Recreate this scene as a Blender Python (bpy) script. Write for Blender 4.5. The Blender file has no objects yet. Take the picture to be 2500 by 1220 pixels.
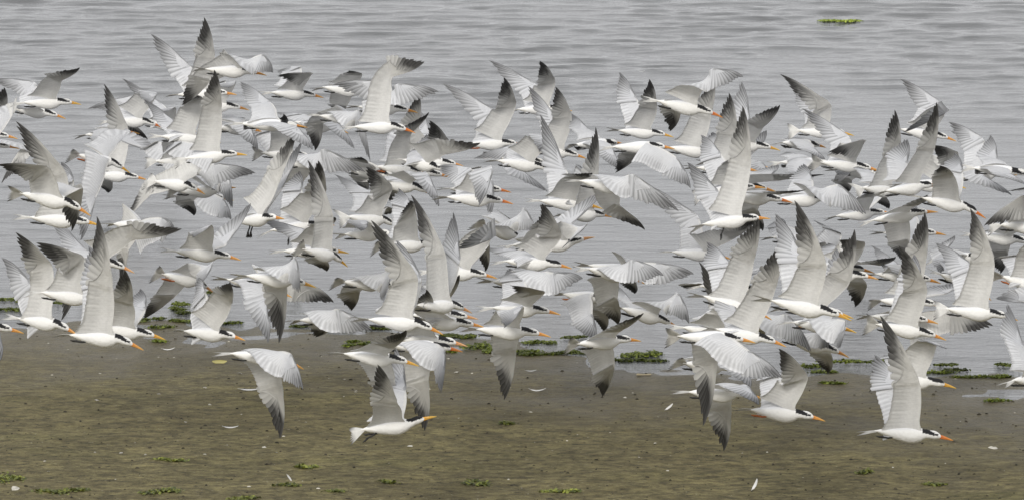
import bpy, math, random
import numpy as np
from mathutils import Vector, Matrix, Quaternion

S = bpy.context.scene
C = S.collection
R = math.radians
random.seed(7)
rng = np.random.default_rng(7)

# ------------------------------------------------------------------ camera
PW, PH = 2500.0, 1220.0        # the photograph's own pixels, used to read positions off it
FPX = 14000.0                  # long telephoto lens
CAM_H = 4.9
PITCH = math.atan(2096.0 / FPX)
cam_data = bpy.data.cameras.new('camera')
cam = bpy.data.objects.new('camera', cam_data)
C.objects.link(cam)
cam.location = (0, 0, CAM_H)
cam.rotation_euler = (R(90) - PITCH, 0, 0)
cam_data.sensor_width = 36.0
cam_data.lens = FPX / PW * 36.0
cam_data.clip_end = 3000.0
S.camera = cam

# ------------------------------------------------------------------ sky, sun, exposure
SUN_EL, SUN_AZ = R(34), R(200)
world = bpy.data.worlds.new('World')
S.world = world
world.use_nodes = True
wn, wl = world.node_tree.nodes, world.node_tree.links
wn.clear()
sky = wn.new('ShaderNodeTexSky')
sky.sky_type = 'NISHITA'
sky.sun_disc = False
sky.sun_elevation = SUN_EL
sky.sun_rotation = SUN_AZ
sky.air_density = 1.0
sky.dust_density = 4.0
sky.ozone_density = 1.0
hs = wn.new('ShaderNodeHueSaturation')       # cloud cover: the blue is nearly all scattered out
hs.inputs['Saturation'].default_value = 0.10
bg = wn.new('ShaderNodeBackground')
bg.inputs['Strength'].default_value = 0.10
wo = wn.new('ShaderNodeOutputWorld')
wl.new(sky.outputs[0], hs.inputs['Color'])
cloud = wn.new('ShaderNodeMix')                # an even, pale grey overcast in front of most of it
cloud.data_type = 'RGBA'
cloud.inputs['Factor'].default_value = 0.8
cloud.inputs['B'].default_value = (7.2, 7.25, 7.4, 1)
wl.new(hs.outputs[0], cloud.inputs['A'])
wl.new(cloud.outputs['Result'], bg.inputs['Color'])
wl.new(bg.outputs[0], wo.inputs[0])

sun_data = bpy.data.lights.new('sun', 'SUN')
sun_data.energy = 1.5
sun_data.angle = R(14)
sun_data.color = (1.0, 0.97, 0.92)
sun = bpy.data.objects.new('sun', sun_data)
C.objects.link(sun)
# direction towards the sun, same angles as the sky
sd = Vector((math.sin(SUN_AZ) * math.cos(SUN_EL), math.cos(SUN_AZ) * math.cos(SUN_EL), math.sin(SUN_EL)))
sun.rotation_euler = sd.to_track_quat('Z', 'Y').to_euler()

S.view_settings.view_transform = 'Standard'
S.view_settings.look = 'None'
S.view_settings.gamma = 1.0
S.view_settings.use_curve_mapping = False
S.view_settings.exposure = 0.42
try:
    S.cycles.use_denoising = True
    S.cycles.max_bounces = 6
    S.cycles.transparent_max_bounces = 4
except Exception:
    pass

# ------------------------------------------------------------------ helpers
ROT = Matrix.Rotation(R(90) - PITCH, 3, 'X')
CAM = Vector((0, 0, CAM_H))


def ray(px, py):
    """Unit-depth view ray through a pixel of the photograph."""
    return ROT @ Vector(((px - PW / 2) / FPX, (PH / 2 - py) / FPX, -1.0))


def at(px, py, depth):
    return CAM + ray(px, py) * depth


def ground(px, py, z=0.0):
    r = ray(px, py)
    return CAM + r * ((z - CAM_H) / r.z)


def new_mesh(name, verts, faces, mat, cols=None, smooth=True):
    me = bpy.data.meshes.new(name)
    me.from_pydata([tuple(v) for v in verts], [], faces)
    if smooth:
        me.polygons.foreach_set('use_smooth', np.ones(len(me.polygons), dtype=bool))
    if cols is not None:
        a = me.color_attributes.new('col', 'FLOAT_COLOR', 'POINT')
        c = np.ones((len(verts), 4), dtype=np.float32)
        c[:, :3] = np.asarray(cols, dtype=np.float32)
        a.data.foreach_set('color', c.ravel())
    if mat is not None:
        me.materials.append(mat)
    me.update()
    return me


def link(name, data, parent=None, kind=None):
    o = bpy.data.objects.new(name, data)
    C.objects.link(o)
    if parent is not None:
        o.parent = parent
    if kind:
        o['kind'] = kind
    return o


def tag(o, label, cat, group=None):
    o['label'] = label
    o['category'] = cat
    if group:
        o['group'] = group
    return o


def grid_faces(nu, nv, close_v=False, base=0):
    f = []
    for i in range(nu - 1):
        for j in range(nv if close_v else nv - 1):
            k = (j + 1) % nv
            f.append((base + i * nv + j, base + i * nv + k, base + (i + 1) * nv + k, base + (i + 1) * nv + j))
    return f


def material(name, rough=0.6, spec=0.3):
    m = bpy.data.materials.new(name)
    m.use_nodes = True
    n, l = m.node_tree.nodes, m.node_tree.links
    b = n['Principled BSDF']
    b.inputs['Roughness'].default_value = rough
    b.inputs['Specular IOR Level'].default_value = spec
    return m, n, l, b


def attr_material(name, rough, spec, translucent=0.0, grain=0.10, scale=90.0, feathers=70.0):
    m, n, l, b = material(name, rough, spec)
    a = n.new('ShaderNodeVertexColor')
    a.layer_name = 'col'
    tc = n.new('ShaderNodeTexCoord')
    nz = n.new('ShaderNodeTexNoise')
    nz.inputs['Scale'].default_value = scale
    nz.inputs['Detail'].default_value = 4
    l.new(tc.outputs['Object'], nz.inputs['Vector'])
    mr = n.new('ShaderNodeMapRange')
    mr.inputs['To Min'].default_value = 1.0 - grain
    mr.inputs['To Max'].default_value = 1.0 + grain
    l.new(nz.outputs['Fac'], mr.inputs['Value'])
    mx = n.new('ShaderNodeMix')
    mx.data_type = 'RGBA'
    mx.blend_type = 'MULTIPLY'
    mx.inputs['Factor'].default_value = 1.0
    l.new(a.outputs['Color'], mx.inputs['A'])
    l.new(mr.outputs['Result'], mx.inputs['B'])
    l.new(mx.outputs['Result'], b.inputs['Base Color'])
    vo = n.new('ShaderNodeTexVoronoi')          # small overlapping body feathers
    vo.inputs['Scale'].default_value = feathers
    l.new(tc.outputs['Object'], vo.inputs['Vector'])
    bu = n.new('ShaderNodeBump')
    bu.inputs['Strength'].default_value = 0.35
    bu.inputs['Distance'].default_value = 0.004
    l.new(vo.outputs['Distance'], bu.inputs['Height'])
    l.new(bu.outputs[0], b.inputs['Normal'])
    if translucent:
        t = n.new('ShaderNodeBsdfTranslucent')
        l.new(mx.outputs['Result'], t.inputs['Color'])
        ms = n.new('ShaderNodeMixShader')
        ms.inputs['Fac'].default_value = translucent
        l.new(b.outputs[0], ms.inputs[1])
        l.new(t.outputs[0], ms.inputs[2])
        l.new(ms.outputs[0], n['Material Output'].inputs['Surface'])
    return m

# ------------------------------------------------------------------ the setting: water, mud flat
def shore_y(px):
    """Where the water's edge runs, in photograph rows, for a column."""
    return float(np.interp(px, [-2500, 0, 450, 900, 1150, 1500, 2000, 2500, 5000], [620, 772, 788, 810, 836, 866, 903, 944, 1080]))


sx, sy = [], []
for px in np.linspace(-2500, 5000, 60):
    g = ground(px, shore_y(px))
    sx.append(g.x)
    sy.append(g.y)
sx, sy = np.array(sx), np.array(sy)


def vnoise(x, y, seed=0):
    """Smooth value noise on numpy arrays."""
    def h(i, j):
        v = np.sin(i * 127.1 + j * 311.7 + seed * 74.7) * 43758.5453
        return v - np.floor(v)
    xi, yi = np.floor(x), np.floor(y)
    fx, fy = x - xi, y - yi
    fx, fy = fx * fx * (3 - 2 * fx), fy * fy * (3 - 2 * fy)
    return (h(xi, yi) * (1 - fx) + h(xi + 1, yi) * fx) * (1 - fy) + (h(xi, yi + 1) * (1 - fx) + h(xi + 1, yi + 1) * fx) * fy - 0.5


def mud_z(x, y):
    x, y = np.asarray(x, float), np.asarray(y, float)
    d = np.interp(x, sx, sy) - y                      # metres of mud between here and the water's edge
    z = 0.014 * d
    z = np.where(d > 3, 0.042 + 0.006 * (d - 3), z)
    z = np.where(d < 0, 0.030 * d, z)
    z += (0.013 * vnoise(x * 0.9, y * 0.8, 1) + 0.014 * vnoise(x * 2.4, y * 3.0, 5)) * np.exp(-np.abs(d) / 4)
    z += 0.010 * vnoise(x * 3.1, y * 1.3, 2)
    z += 0.009 * vnoise(x * 9.0, y * 8.0, 3)
    return np.maximum(z, -0.5)


# mud: fine cells where the camera sees it, coarse beyond
xs = np.concatenate([np.linspace(-60, -4.2, 12)[:-1], np.linspace(-4.2, 4.2, 260), np.linspace(4.2, 60, 12)[1:]])
ys = np.concatenate([np.linspace(-40, 22.5, 12)[:-1], np.linspace(22.5, 33.5, 260), np.linspace(33.5, 60, 10)[1:]])
gx, gy = np.meshgrid(xs, ys, indexing='ij')
gz = mud_z(gx, gy)
verts = np.stack([gx.ravel(), gy.ravel(), gz.ravel()], 1)
mm, n, l, b = material('wet_mud', 0.5, 0.18)
tc = n.new('ShaderNodeTexCoord')


def noise_node(scale, detail=5, rough=0.6, stretch=None):
    z = n.new('ShaderNodeTexNoise')
    z.inputs['Scale'].default_value = scale
    z.inputs['Detail'].default_value = detail
    z.inputs['Roughness'].default_value = rough
    if stretch:
        mp = n.new('ShaderNodeMapping')
        mp.inputs['Scale'].default_value = stretch
        l.new(tc.outputs['Object'], mp.inputs['Vector'])
        l.new(mp.outputs[0], z.inputs['Vector'])
    else:
        l.new(tc.outputs['Object'], z.inputs['Vector'])
    return z


def ramp(src, stops):
    r = n.new('ShaderNodeValToRGB')
    e = r.color_ramp.elements
    while len(e) < len(stops):
        e.new(0.5)
    for el, (p, c) in zip(e, stops):
        el.position = p
        el.color = (*c, 1) if len(c) == 3 else c
    l.new(src, r.inputs[0])
    return r


def mixc(a, bb, fac, mode='MIX'):
    x = n.new('ShaderNodeMix')
    x.data_type = 'RGBA'
    x.blend_type = mode
    for s, v in (('A', a), ('B', bb), ('Factor', fac)):
        if hasattr(v, 'node'):
            l.new(v, x.inputs[s])
        elif s == 'Factor':
            x.inputs[s].default_value = v
        else:
            x.inputs[s].default_value = (*v, 1)
    return x.outputs['Result']


big = noise_node(0.8, 4, 0.55, (0.6, 1.4, 1))
base = ramp(big.outputs['Fac'], [(0.30, (0.215, 0.184, 0.092)), (0.50, (0.252, 0.219, 0.106)), (0.70, (0.292, 0.256, 0.122))])
fine = noise_node(15, 7, 0.74, (0.8, 1.2, 1))
dark = ramp(fine.outputs['Fac'], [(0.40, (0, 0, 0)), (0.60, (1, 1, 1))])
streak = noise_node(5.5, 6, 0.68, (0.30, 1.5, 1))          # drained ripples and worm casts in long rows
stv = ramp(streak.outputs['Fac'], [(0.36, (0.76, 0.75, 0.74)), (0.52, (0.98, 0.98, 0.98)), (0.70, (1.12, 1.11, 1.08))])
base2 = mixc(base.outputs[0], stv.outputs[0], 1.0, 'MULTIPLY')
c1 = mixc((0.105, 0.090, 0.048), base2, dark.outputs[0])
grain = noise_node(30, 5, 0.75, (0.7, 1.1, 1))
gv = ramp(grain.outputs['Fac'], [(0.34, (0.76, 0.75, 0.74)), (0.50, (1.0, 1.0, 1.0)), (0.66, (1.20, 1.19, 1.16))])
c1 = mixc(c1, gv.outputs[0], 1.0, 'MULTIPLY')
speck = noise_node(34, 4, 0.6, (0.8, 1.0, 1))
sp = ramp(speck.outputs['Fac'], [(0.30, (1, 1, 1)), (0.40, (0, 0, 0))])
c2 = mixc(c1, (0.032, 0.027, 0.018), sp.outputs[0])
grit = noise_node(52, 3, 0.55, (0.8, 1.0, 1))
gt = ramp(grit.outputs['Fac'], [(0.66, (0, 0, 0)), (0.74, (0.8, 0.8, 0.8))])
c2 = mixc(c2, (0.42, 0.38, 0.26), gt.outputs[0])
green = noise_node(1.7, 5, 0.65, (0.35, 1.8, 1))
gr = ramp(green.outputs['Fac'], [(0.55, (0, 0, 0)), (0.80, (0.30, 0.30, 0.30))])
c3 = mixc(c2, (0.165, 0.175, 0.050), gr.outputs[0])
# wetter, greyer mud close to the water line (the mud's height above the water)
sep = n.new('ShaderNodeSeparateXYZ')
l.new(tc.outputs['Object'], sep.inputs[0])
wet = n.new('ShaderNodeMapRange')
wet.inputs['From Min'].default_value = 0.0
wet.inputs['From Max'].default_value = 0.040
wet.inputs['To Min'].default_value = 1.0
wet.inputs['To Max'].default_value = 0.0
l.new(sep.outputs['Z'], wet.inputs['Value'])
wm = n.new('ShaderNodeMath')
wm.operation = 'MULTIPLY'
wm.inputs[1].default_value = 0.80
l.new(wet.outputs[0], wm.inputs[0])
c4 = mixc(c3, (0.120, 0.102, 0.066), wm.outputs[0])
l.new(c4, b.inputs['Base Color'])
ro = n.new('ShaderNodeMapRange')
ro.inputs['To Min'].default_value = 0.78
ro.inputs['To Max'].default_value = 0.30
l.new(wet.outputs[0], ro.inputs['Value'])
l.new(ro.outputs[0], b.inputs['Roughness'])
bn = noise_node(38, 6, 0.65)
bp = n.new('ShaderNodeBump')
bp.inputs['Strength'].default_value = 1.0
bp.inputs['Distance'].default_value = 0.035
l.new(bn.outputs['Fac'], bp.inputs['Height'])
l.new(bp.outputs[0], b.inputs['Normal'])
mud = link('mud_flat', new_mesh('mud_flat', verts, grid_faces(len(xs), len(ys)), mm), kind='structure')

# water: real ripples in view, a plain sheet beyond
wxs = np.concatenate([np.linspace(-400, -6, 10)[:-1], np.linspace(-6, 6, 300), np.linspace(6, 400, 10)[1:]])
wys = np.concatenate([np.linspace(24, 50, 700), np.linspace(50, 60, 60)[1:], np.linspace(60, 1500, 20)[1:]])
gx, gy = np.meshgrid(wxs, wys, indexing='ij')
fade = np.clip((62 - gy) / 8, 0, 1) * np.clip((8 - np.abs(gx)) / 2, 0, 1)
wob = 2.5 * vnoise(gx * 0.5, gy * 0.35, 11)
amp = 0.30 + 1.5 * np.clip(vnoise(gx * 0.45, gy * 0.22, 12) * 1.5 + 0.45, 0, 1)
near = np.clip((np.interp(gx, sx, sy) + 6 - gy) / 6, 0, 1)           # flatter in the shallows
gz = (0.0022 * np.sin(gy * 9.5 + gx * 1.2 + wob * 2.2) + 0.0016 * np.sin(gy * 17.0 - gx * 2.3 + wob * 3.1)
      + 0.0085 * vnoise(gx * 1.5, gy * 5.0, 13) + 0.0090 * vnoise(gx * 3.6, gy * 9.0, 14) + 0.0050 * vnoise(gx * 8.0, gy * 15.0, 15))
gz = gz * 1.35 * amp * fade * (1 - 0.62 * near)
verts = np.stack([gx.ravel(), gy.ravel(), gz.ravel()], 1)
mw, n, l, b = material('sea_water', 0.045, 0.5)
b.inputs['Base Color'].default_value = (0.098, 0.100, 0.102, 1)
b.inputs['IOR'].default_value = 1.33
tc = n.new('ShaderNodeTexCoord')
f1 = noise_node(7.0, 5, 0.62, (0.55, 1.5, 1))
f2 = noise_node(30.0, 3, 0.6, (0.6, 1.4, 1))
ad = n.new('ShaderNodeMath')
ad.operation = 'MULTIPLY_ADD'
ad.inputs[1].default_value = 0.3
l.new(f2.outputs['Fac'], ad.inputs[0])
l.new(f1.outputs['Fac'], ad.inputs[2])
bp = n.new('ShaderNodeBump')
bp.inputs['Strength'].default_value = 0.30
bp.inputs['Distance'].default_value = 0.03
l.new(ad.outputs[0], bp.inputs['Height'])
l.new(bp.outputs[0], b.inputs['Normal'])
water = link('sea_water', new_mesh('sea_water', verts, grid_faces(len(wxs), len(wys)), mw), kind='structure')
# the sea bed, so the ground is one sheet out to the horizon
bedm, n, l, b = material('sea_bed', 0.9, 0.2)
b.inputs['Base Color'].default_value = (0.10, 0.09, 0.06, 1)
v = [(-1500, -400, -0.6), (1500, -400, -0.6), (1500, 1600, -0.6), (-1500, 1600, -0.6)]
link('sea_bed', new_mesh('sea_bed', v, [(0, 1, 2, 3)], bedm, smooth=False), kind='structure')
# One row per tern: bill tip, tail tip, apparent body length (0 = from its row in the flock), near wing
# (wrist, tip), far wing (wrist, tip), options, label.  All numbers are readings taken off the photograph.
# options: cf full black cap, hu/hd head raised/lowered, by/br/bp yellow/red/pale bill, tf fanned tail,
# ld legs dangling, fo orange feet, y1 heads towards the camera, y0 away, r<deg> roll
T = [
(199,252,22,258,178,(150,199,196,161),(127,192,72,222),'by','yellow-billed tern at upper left, dark stepped primaries raised ahead of it'),
(168,288,-8,264,166,(85,262,45,262),(85,199,-22,196),'','tern tucked directly beneath the yellow-billed one at upper left, orange bill, belly showing'),
(47,336,-130,330,172,(16,280,10,208),(-30,250,-60,210),'','tern cut by the left edge, upper of two heads, dark wing tip straight up'),
(49,360,-130,356,178,(58,352,2,451),(34,276,-12,318),'','tern cut by the left edge, lower of two heads there, near wing pushed down'),
(229,512,5,472,226,(120,406,-14,402),(205,457,172,560),'tf hd','large tern at left with fanned white tail, near wing bent back level at the wrist'),
(256,547,20,536,218,(163,420,35,295),(182,440,150,400),'by','tern just below the big fan-tailed one at left, wing raised to a dark point'),
(320,410,158,378,178,(235,482,198,588),(292,345,446,388),'tf hd by fo','tern with spread tail at left, long pale near wing hanging far down'),
(358,436,195,430,168,(316,318,251,200),(275,445,263,470),'','tern at left behind a hanging wing, its raised wing a tall dark blade'),
(356,322,163,339,165,(268,328,228,356),(322,298,362,340),'','tern at upper left with drooping arched wings and sharply pointed white tail'),
(404,301,235,300,166,(385,230,355,252),(332,232,208,265),'br hd','tern with short red bill at upper left, pale far wing with small dark tip'),
(482,318,320,300,160,(430,262,392,272),(400,256,295,193),'','tern half hidden at upper left, its dark-barred far wing slanting up and back'),
(542,345,354,338,182,(497,243,474,232),(432,300,350,243),'by','tern with dark yellow bill at upper left, dark toes trailing, ragged raised wing'),
(605,375,415,398,190,(542,268,522,166),(445,345,400,352),'by tf','tern with long yellow bill beneath the ragged-winged one, tall pale wing straight up behind it'),
(525,392,340,402,178,(440,335,415,345),(388,345,380,372),'tf','tern whose fanned dark-edged tail and black feet show behind the long yellow bill bird'),
(657,181,461,174,186,(642,131,668,180),(512,202,443,254),'nd','topmost level tern at upper left, near wing arched forward over its orange bill'),
(578,228,400,240,180,(526,142,497,38),(467,163,365,80),'','tern with both wings thrown highest of all at upper left, tips dark'),
(612,266,435,258,172,(578,199,556,212),(552,198,530,206),'','tern behind the steep pale wing at upper left, only head and cupped wing clear'),
(507,462,344,446,186,(522,397,624,424),(368,475,302,533),'tf hd nd','tern with dark forked tail at left, one wing stretched forward level and one trailing low'),
(579,470,392,472,184,(558,416,562,508),(472,490,473,530),'tf hu nd','tern with frayed white tail low over the water at left, wing cupped before its face'),
(567,486,400,484,176,(546,484,562,537),(470,470,440,450),'by nd','tern hidden behind the frayed-tailed bird at left, tip of its yellow bill visible'),
(394,557,247,553,204,(396,530,428,560),(314,610,292,702),'y1 nd','plump tern left of centre gliding with rounded wing held forward over its stub of bill'),
(332,651,128,640,206,(322,588,448,556),(212,612,120,523),'bp hd','tern at left with pale bill and one long dark-fringed wing reaching forward'),
(355,837,125,822,232,(277,702,235,522),(262,690,215,600),'hd','big blurred tern over the sand at left with one broad grey wing straight up'),
(406,824,185,800,222,(326,742,303,655),(357,755,342,700),'by','tern beside the big blurred one, long yellow-orange bill and white cupped wing ahead'),
(272,740,60,716,220,(206,624,88,596),(214,642,150,785),'','tern at left behind the broad grey wing, near wing folded back level'),
(198,802,2,779,214,(130,648,35,560),(78,690,2,628),'hd','tern at lower left with short dark tail prongs, wings in a narrow V'),
(60,808,-165,796,224,(-3,800,0,884),(-20,700,-60,620),'','tern cut by the left edge just above the sand, orange bill and head only'),
(588,631,389,618,204,(520,548,470,575),(551,602,613,490),'','tern left of centre, short near wing held forward, far wing a slanting dark fan'),
(526,702,366,668,192,(523,640,478,714),(427,725,346,772),'tf fo hd bp','tern with upcurled black-tipped tail and dusky far wing spread down, left of centre'),
(602,825,411,812,212,(566,744,563,682),(503,712,480,676),'','tern skimming the shoreline at left with plain white tail and pale orange bill'),
# second column
(790,235,632,232,170,(763,177,674,185),(736,162,672,166),'','tern high at upper centre left with near wing folded flat backwards like a roof'),
(756,309,548,306,200,(728,312,764,362),(664,252,584,194),'r48','tern banking to show its whole white back, wings spread in a star at upper left'),
(640,318,505,318,172,(612,308,628,372),(600,290,560,290),'','tern mostly hidden behind the banking star-shaped one, dark barred wing hanging down'),
(775,385,607,378,172,(706,318,692,276),(664,318,646,308),'tf','tern behind the tall dark upright wing, its ruffled tail meeting a yellow bill tip'),
(697,531,548,552,200,(680,452,724,312),(690,462,738,335),'ld y1','tern lifting off with two black legs hanging and one huge dark-tipped wing straight up'),
(846,402,657,404,192,(792,362,894,422),(742,442,692,516),'nd','tern at centre left, round-shouldered near wing sweeping right and dusky far wing down'),
(816,546,627,574,194,(798,470,776,392),(738,462,730,420),'ld','tern with trailing black legs left of centre, head lost behind a tall bent wing'),
(851,637,714,610,206,(815,526,750,387),(796,630,797,660),'tf hd by y0','white tern left of centre low over water with its long bent wing bolt upright'),
(854,614,652,621,200,(808,555,817,520),(752,562,622,530),'by','tern just behind the bent-wing bird, yellow bill clear and far wing laid back flat'),
(925,232,755,216,170,(886,181,850,169),(846,262,832,262),'','headless-looking tern at upper centre with dark band under its half folded wing'),
(1016,311,828,318,190,(955,190,1040,149),(930,197,806,207),'br hd','white tern at upper centre with red-orange bill and a blurred black wing tip flung forward'),
(925,300,740,286,176,(880,268,905,400),(790,300,768,368),'nd','tern behind the red-orange-billed one, grey scalloped back and long pale wing hanging'),
(850,322,690,300,166,(830,305,867,362),(738,278,676,276),'','tern behind the banking one, barred dark-ended wing sloping down to the right'),
(1019,272,842,266,182,(972,203,1075,226),(955,208,948,162),'nd','tern at upper centre whose near wing arches forward to a solid black tip'),
(1050,425,888,411,186,(1002,330,1047,268),(987,342,994,386),'tf fo','tern at centre with dark spread tail, wing flicked up to black points'),
(1135,404,965,396,172,(1022,316,1022,225),(1052,330,1020,262),'','tern lost in the upper centre crowd, upright dark feather fan above a thin orange bill'),
(1099,430,925,422,184,(1100,348,1048,297),(1060,360,1040,330),'','tern at centre behind a level wing, its own wing a dark rounded paddle'),
(1101,420,955,390,190,(1084,379,1177,346),(1042,372,1083,347),'by','tern at centre with near wing stretched level to a row of black finger tips'),
(1065,466,880,446,194,(1048,428,1073,504),(963,436,972,507),'by hd','tern beneath the level black-fingered wing at centre, small yellow bill'),
(985,438,814,412,186,(900,400,880,380),(900,440,890,470),'','tern at centre of which little but a white forked tail shows'),
(985,545,815,534,200,(961,456,893,409),(906,468,814,427),'tf hd','tern at centre with broad fanned white tail and sharply elbowed wings'),
(975,572,810,580,200,(900,542,880,562),(945,505,978,520),'','tern under the fan-tailed centre bird, black foot along its white belly'),
(1155,748,985,752,218,(1088,615,1000,472),(1124,640,1106,515),'hd bp','big tern at centre with pale yellow bill, long wing tapering up left'),
(1086,799,855,784,234,(1022,674,902,536),(1032,680,965,585),'hd','big tern in front at centre over the shoreline, tall grey wing raised and swept back'),
(1085,600,898,606,204,(1015,515,1000,490),(1010,510,972,456),'tf','tern at centre half covered by tall wings, fringe of dark tail feathers at its left'),
(775,697,557,675,216,(722,624,735,714),(702,692,680,843),'by nd','tern left of centre with ribbed near wing hooked down before its face'),
(720,722,507,678,206,(650,728,654,838),(736,680,818,740),'fd','tern beneath the hooked-wing bird, long pale wing hanging and black-streaked wing ahead'),
(880,772,697,792,206,(828,752,904,806),(818,796,768,824),'nd','tern skimming the waterline left of centre, white saddle back and dusky wing below'),
(985,700,801,692,200,(957,655,938,742),(880,710,855,752),'tf nd','tern at centre with dark-banded short tail, grey far wing passing behind a tall wing'),
(1024,888,795,866,232,(962,850,992,804),(966,932,952,1002),'by','tern over the sand at centre, wings up and down, short dark forked tail'),
(1069,1030,838,1062,232,(972,985,920,882),(993,955,965,845),'cf hu by lt tf','lowest tern of all, neck stretched up, full black cap and one black foot trailing'),
(1131,853,905,848,226,(1088,850,1078,960),(1047,925,1036,1052),'br cf nd','deep-orange-billed tern over the sand at centre, white wing arched down before it'),
(1144,840,920,830,222,(1048,785,1003,770),(1030,810,1000,830),'bp','tern behind the deep-orange-billed one, pale bill and streaked crown above it'),
(1184,794,970,790,216,(1060,760,1040,700),(1050,740,1030,690),'','lower of the two heads beneath the big pale-billed tern at centre, bright orange bill'),
(1172,774,958,776,208,(1092,738,1122,667),(1050,740,1030,700),'bp','upper of the two heads beneath the big pale-billed tern at centre, pale bill'),
(747,884,518,866,230,(712,860,733,950),(690,935,683,1073),'hd nd','tern over the sand left of centre with both wings swept down'),
# third column
(1285,352,1105,360,180,(1262,256,1229,189),(1212,272,1075,201),'fo','tern at upper middle, wings in a wide V, far one laid leftwards'),
(1367,417,1176,394,190,(1345,338,1316,368),(1275,345,1153,390),'','tern at middle with near wing cupped forward and thin grey far wing trailing low'),
(1350,402,1182,386,174,(1268,410,1338,473),(1230,372,1176,378),'','tern behind the cupped-wing middle bird, grey barred wing slanting down to the right'),
(1395,268,1235,274,166,(1357,197,1316,148),(1308,204,1190,148),'','highest tern of the middle group, both wings up, black cap just clear of another wing'),
(1435,385,1262,364,174,(1398,284,1354,207),(1368,300,1287,207),'','tern at middle with black cap half seen and two long dark-lined wings leaning left'),
(1470,506,1282,495,194,(1420,440,1446,420),(1384,416,1316,278),'by','tern at middle with white notched tail, pale wing looping up into a dark tip'),
(1527,348,1373,363,176,(1496,362,1505,410),(1440,318,1388,274),'tf r30','white-backed tern at upper middle seen from above behind a yellow bill'),
(1578,472,1377,443,208,(1548,424,1656,520),(1512,502,1576,560),'nd','tern right of middle sweeping one long barred wing forward, other a thin dark sickle below'),
(1496,526,1350,533,194,(1461,438,1452,306),(1440,440,1420,400),'','tern under the sweeping-winged bird, upright wing of separated dark fingers and orange bill'),
(1454,592,1252,612,204,(1438,545,1372,608),(1392,552,1482,456),'hu bp','tern low over the water right of middle with raised head and crossed dusky wings'),
(1391,594,1217,608,200,(1345,545,1340,520),(1320,570,1300,555),'by','tern at middle with yellow bill poking past an upright wing, black foot and white tail'),
(1395,651,1195,642,206,(1374,576,1321,497),(1262,610,1180,602),'cf','full black-capped tern at middle, dusky wing bent upright above its orange bill'),
(1296,590,1150,549,196,(1282,506,1312,580),(1250,540,1278,566),'tf fo hd nd','tern with orange feet and spread black-tipped tail, wing hooked down like a shield'),
(1252,494,1054,487,202,(1205,412,1166,500),(1152,410,1062,400),'br','tern at centre with long red bill ending yellow, frosty wings half raised'),
(1245,466,1065,468,188,(1204,440,1197,526),(1177,408,1156,426),'br','tern just behind the long red-billed one, shorter orange bill above it'),
(1390,680,1197,688,208,(1352,664,1424,680),(1290,692,1243,735),'by nd','white tern at middle stretched out flat, blurred near wing hiding its head'),
(1360,701,1165,692,204,(1300,712,1250,730),(1310,662,1262,645),'','tern under the flat blurred white one, head and orange-yellow bill only'),
(1369,763,1160,756,210,(1333,712,1242,690),(1280,680,1240,650),'','tern at middle low over water, dusky wing bulging up behind its white head'),
(1215,675,1010,665,206,(1202,582,1118,612),(1196,595,1184,664),'ld','tern at centre touching the water, legs down and hump of wing behind its neck'),
(1345,817,1122,809,226,(1280,745,1228,800),(1262,850,1229,974),'','tern in front right of centre with drooped pleated wing and narrow far wing pointing down'),
(1567,828,1372,850,220,(1516,808,1573,763),(1502,893,1468,968),'tf','tern over the shoreline seaweed at middle, dark spread fingers ahead and dusky wing down'),
(1505,735,1345,722,202,(1447,765,1452,838),(1486,770,1474,802),'fo','tern at middle with brick-red feet, two grey wings lowered like curtains'),
(1577,688,1398,656,210,(1546,632,1618,672),(1508,728,1508,794),'nd','tern right of middle with lace-edged near wing forward and broad pale far wing down'),
(1590,672,1402,650,198,(1602,640,1692,668),(1552,682,1548,722),'nd','tern hidden by the lace-winged bird, its white wing running on to the right'),
(1661,797,1480,748,206,(1658,712,1680,790),(1546,738,1498,690),'nd','tern at right middle over water with sickle near wing curling down ahead of its cap'),
(1644,332,1480,323,168,(1605,265,1584,192),(1556,242,1510,177),'by','tern at upper right middle, wings up, yellow bill, one wing crossed by a white tail'),
(1650,360,1457,367,190,(1652,382,1686,462),(1566,374,1500,426),'nd','tern right of middle with long white wing hanging forward beneath a black-footed bird'),
# fourth column
(1769,284,1562,246,206,(1742,166,1819,190),(1666,264,1634,322),'br nd','pinkish white tern high right of middle, near wing arched up to a black tip'),
(1777,380,1595,364,186,(1736,290,1741,180),(1750,350,1710,316),'by','tern at right middle with bright yellow bill, black foot and broad ribbed wing upright'),
(1874,531,1684,560,206,(1835,400,1812,255),(1758,470,1676,397),'ld','tern at right with dangling black legs and the tallest white wing bolt upright'),
(1906,364,1722,352,184,(1862,314,1905,258),(1832,300,1809,198),'by','tern behind the tallest white wing, dark splayed hand out to its right, yellow bill'),
(1852,415,1667,417,188,(1802,330,1779,226),(1762,352,1738,322),'','tern at right middle with black foot and ragged white wing tip behind the tallest wing'),
(1868,455,1680,482,192,(1810,390,1800,370),(1762,376,1708,326),'tf','tern with broad ruffled tail and scaly grey back left of the tallest white wing'),
(1936,491,1736,484,200,(1902,476,1968,461),(1850,512,1862,564),'br','tern at right with red bill under a short dark-fringed wing held out level'),
(1893,465,1712,452,190,(1902,442,2017,418),(1880,430,1900,400),'','tern at right above the red-billed one with long level wing ending black'),
(1879,407,1698,400,184,(1862,398,1887,440),(1850,366,1871,319),'','tern behind the tallest wing at right, dusky oval wing raised beside a white drooping one'),
(2021,357,1880,354,174,(1988,362,2014,393),(1975,345,1985,352),'r24','tern at right with shoulders hunched and smooth white wing folded down, orange bill'),
(2086,328,1912,324,174,(2029,252,1901,181),(2006,262,1932,214),'tf by','solitary-looking tern high at right with one sickle wing laid back to a long dark tip'),
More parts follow.
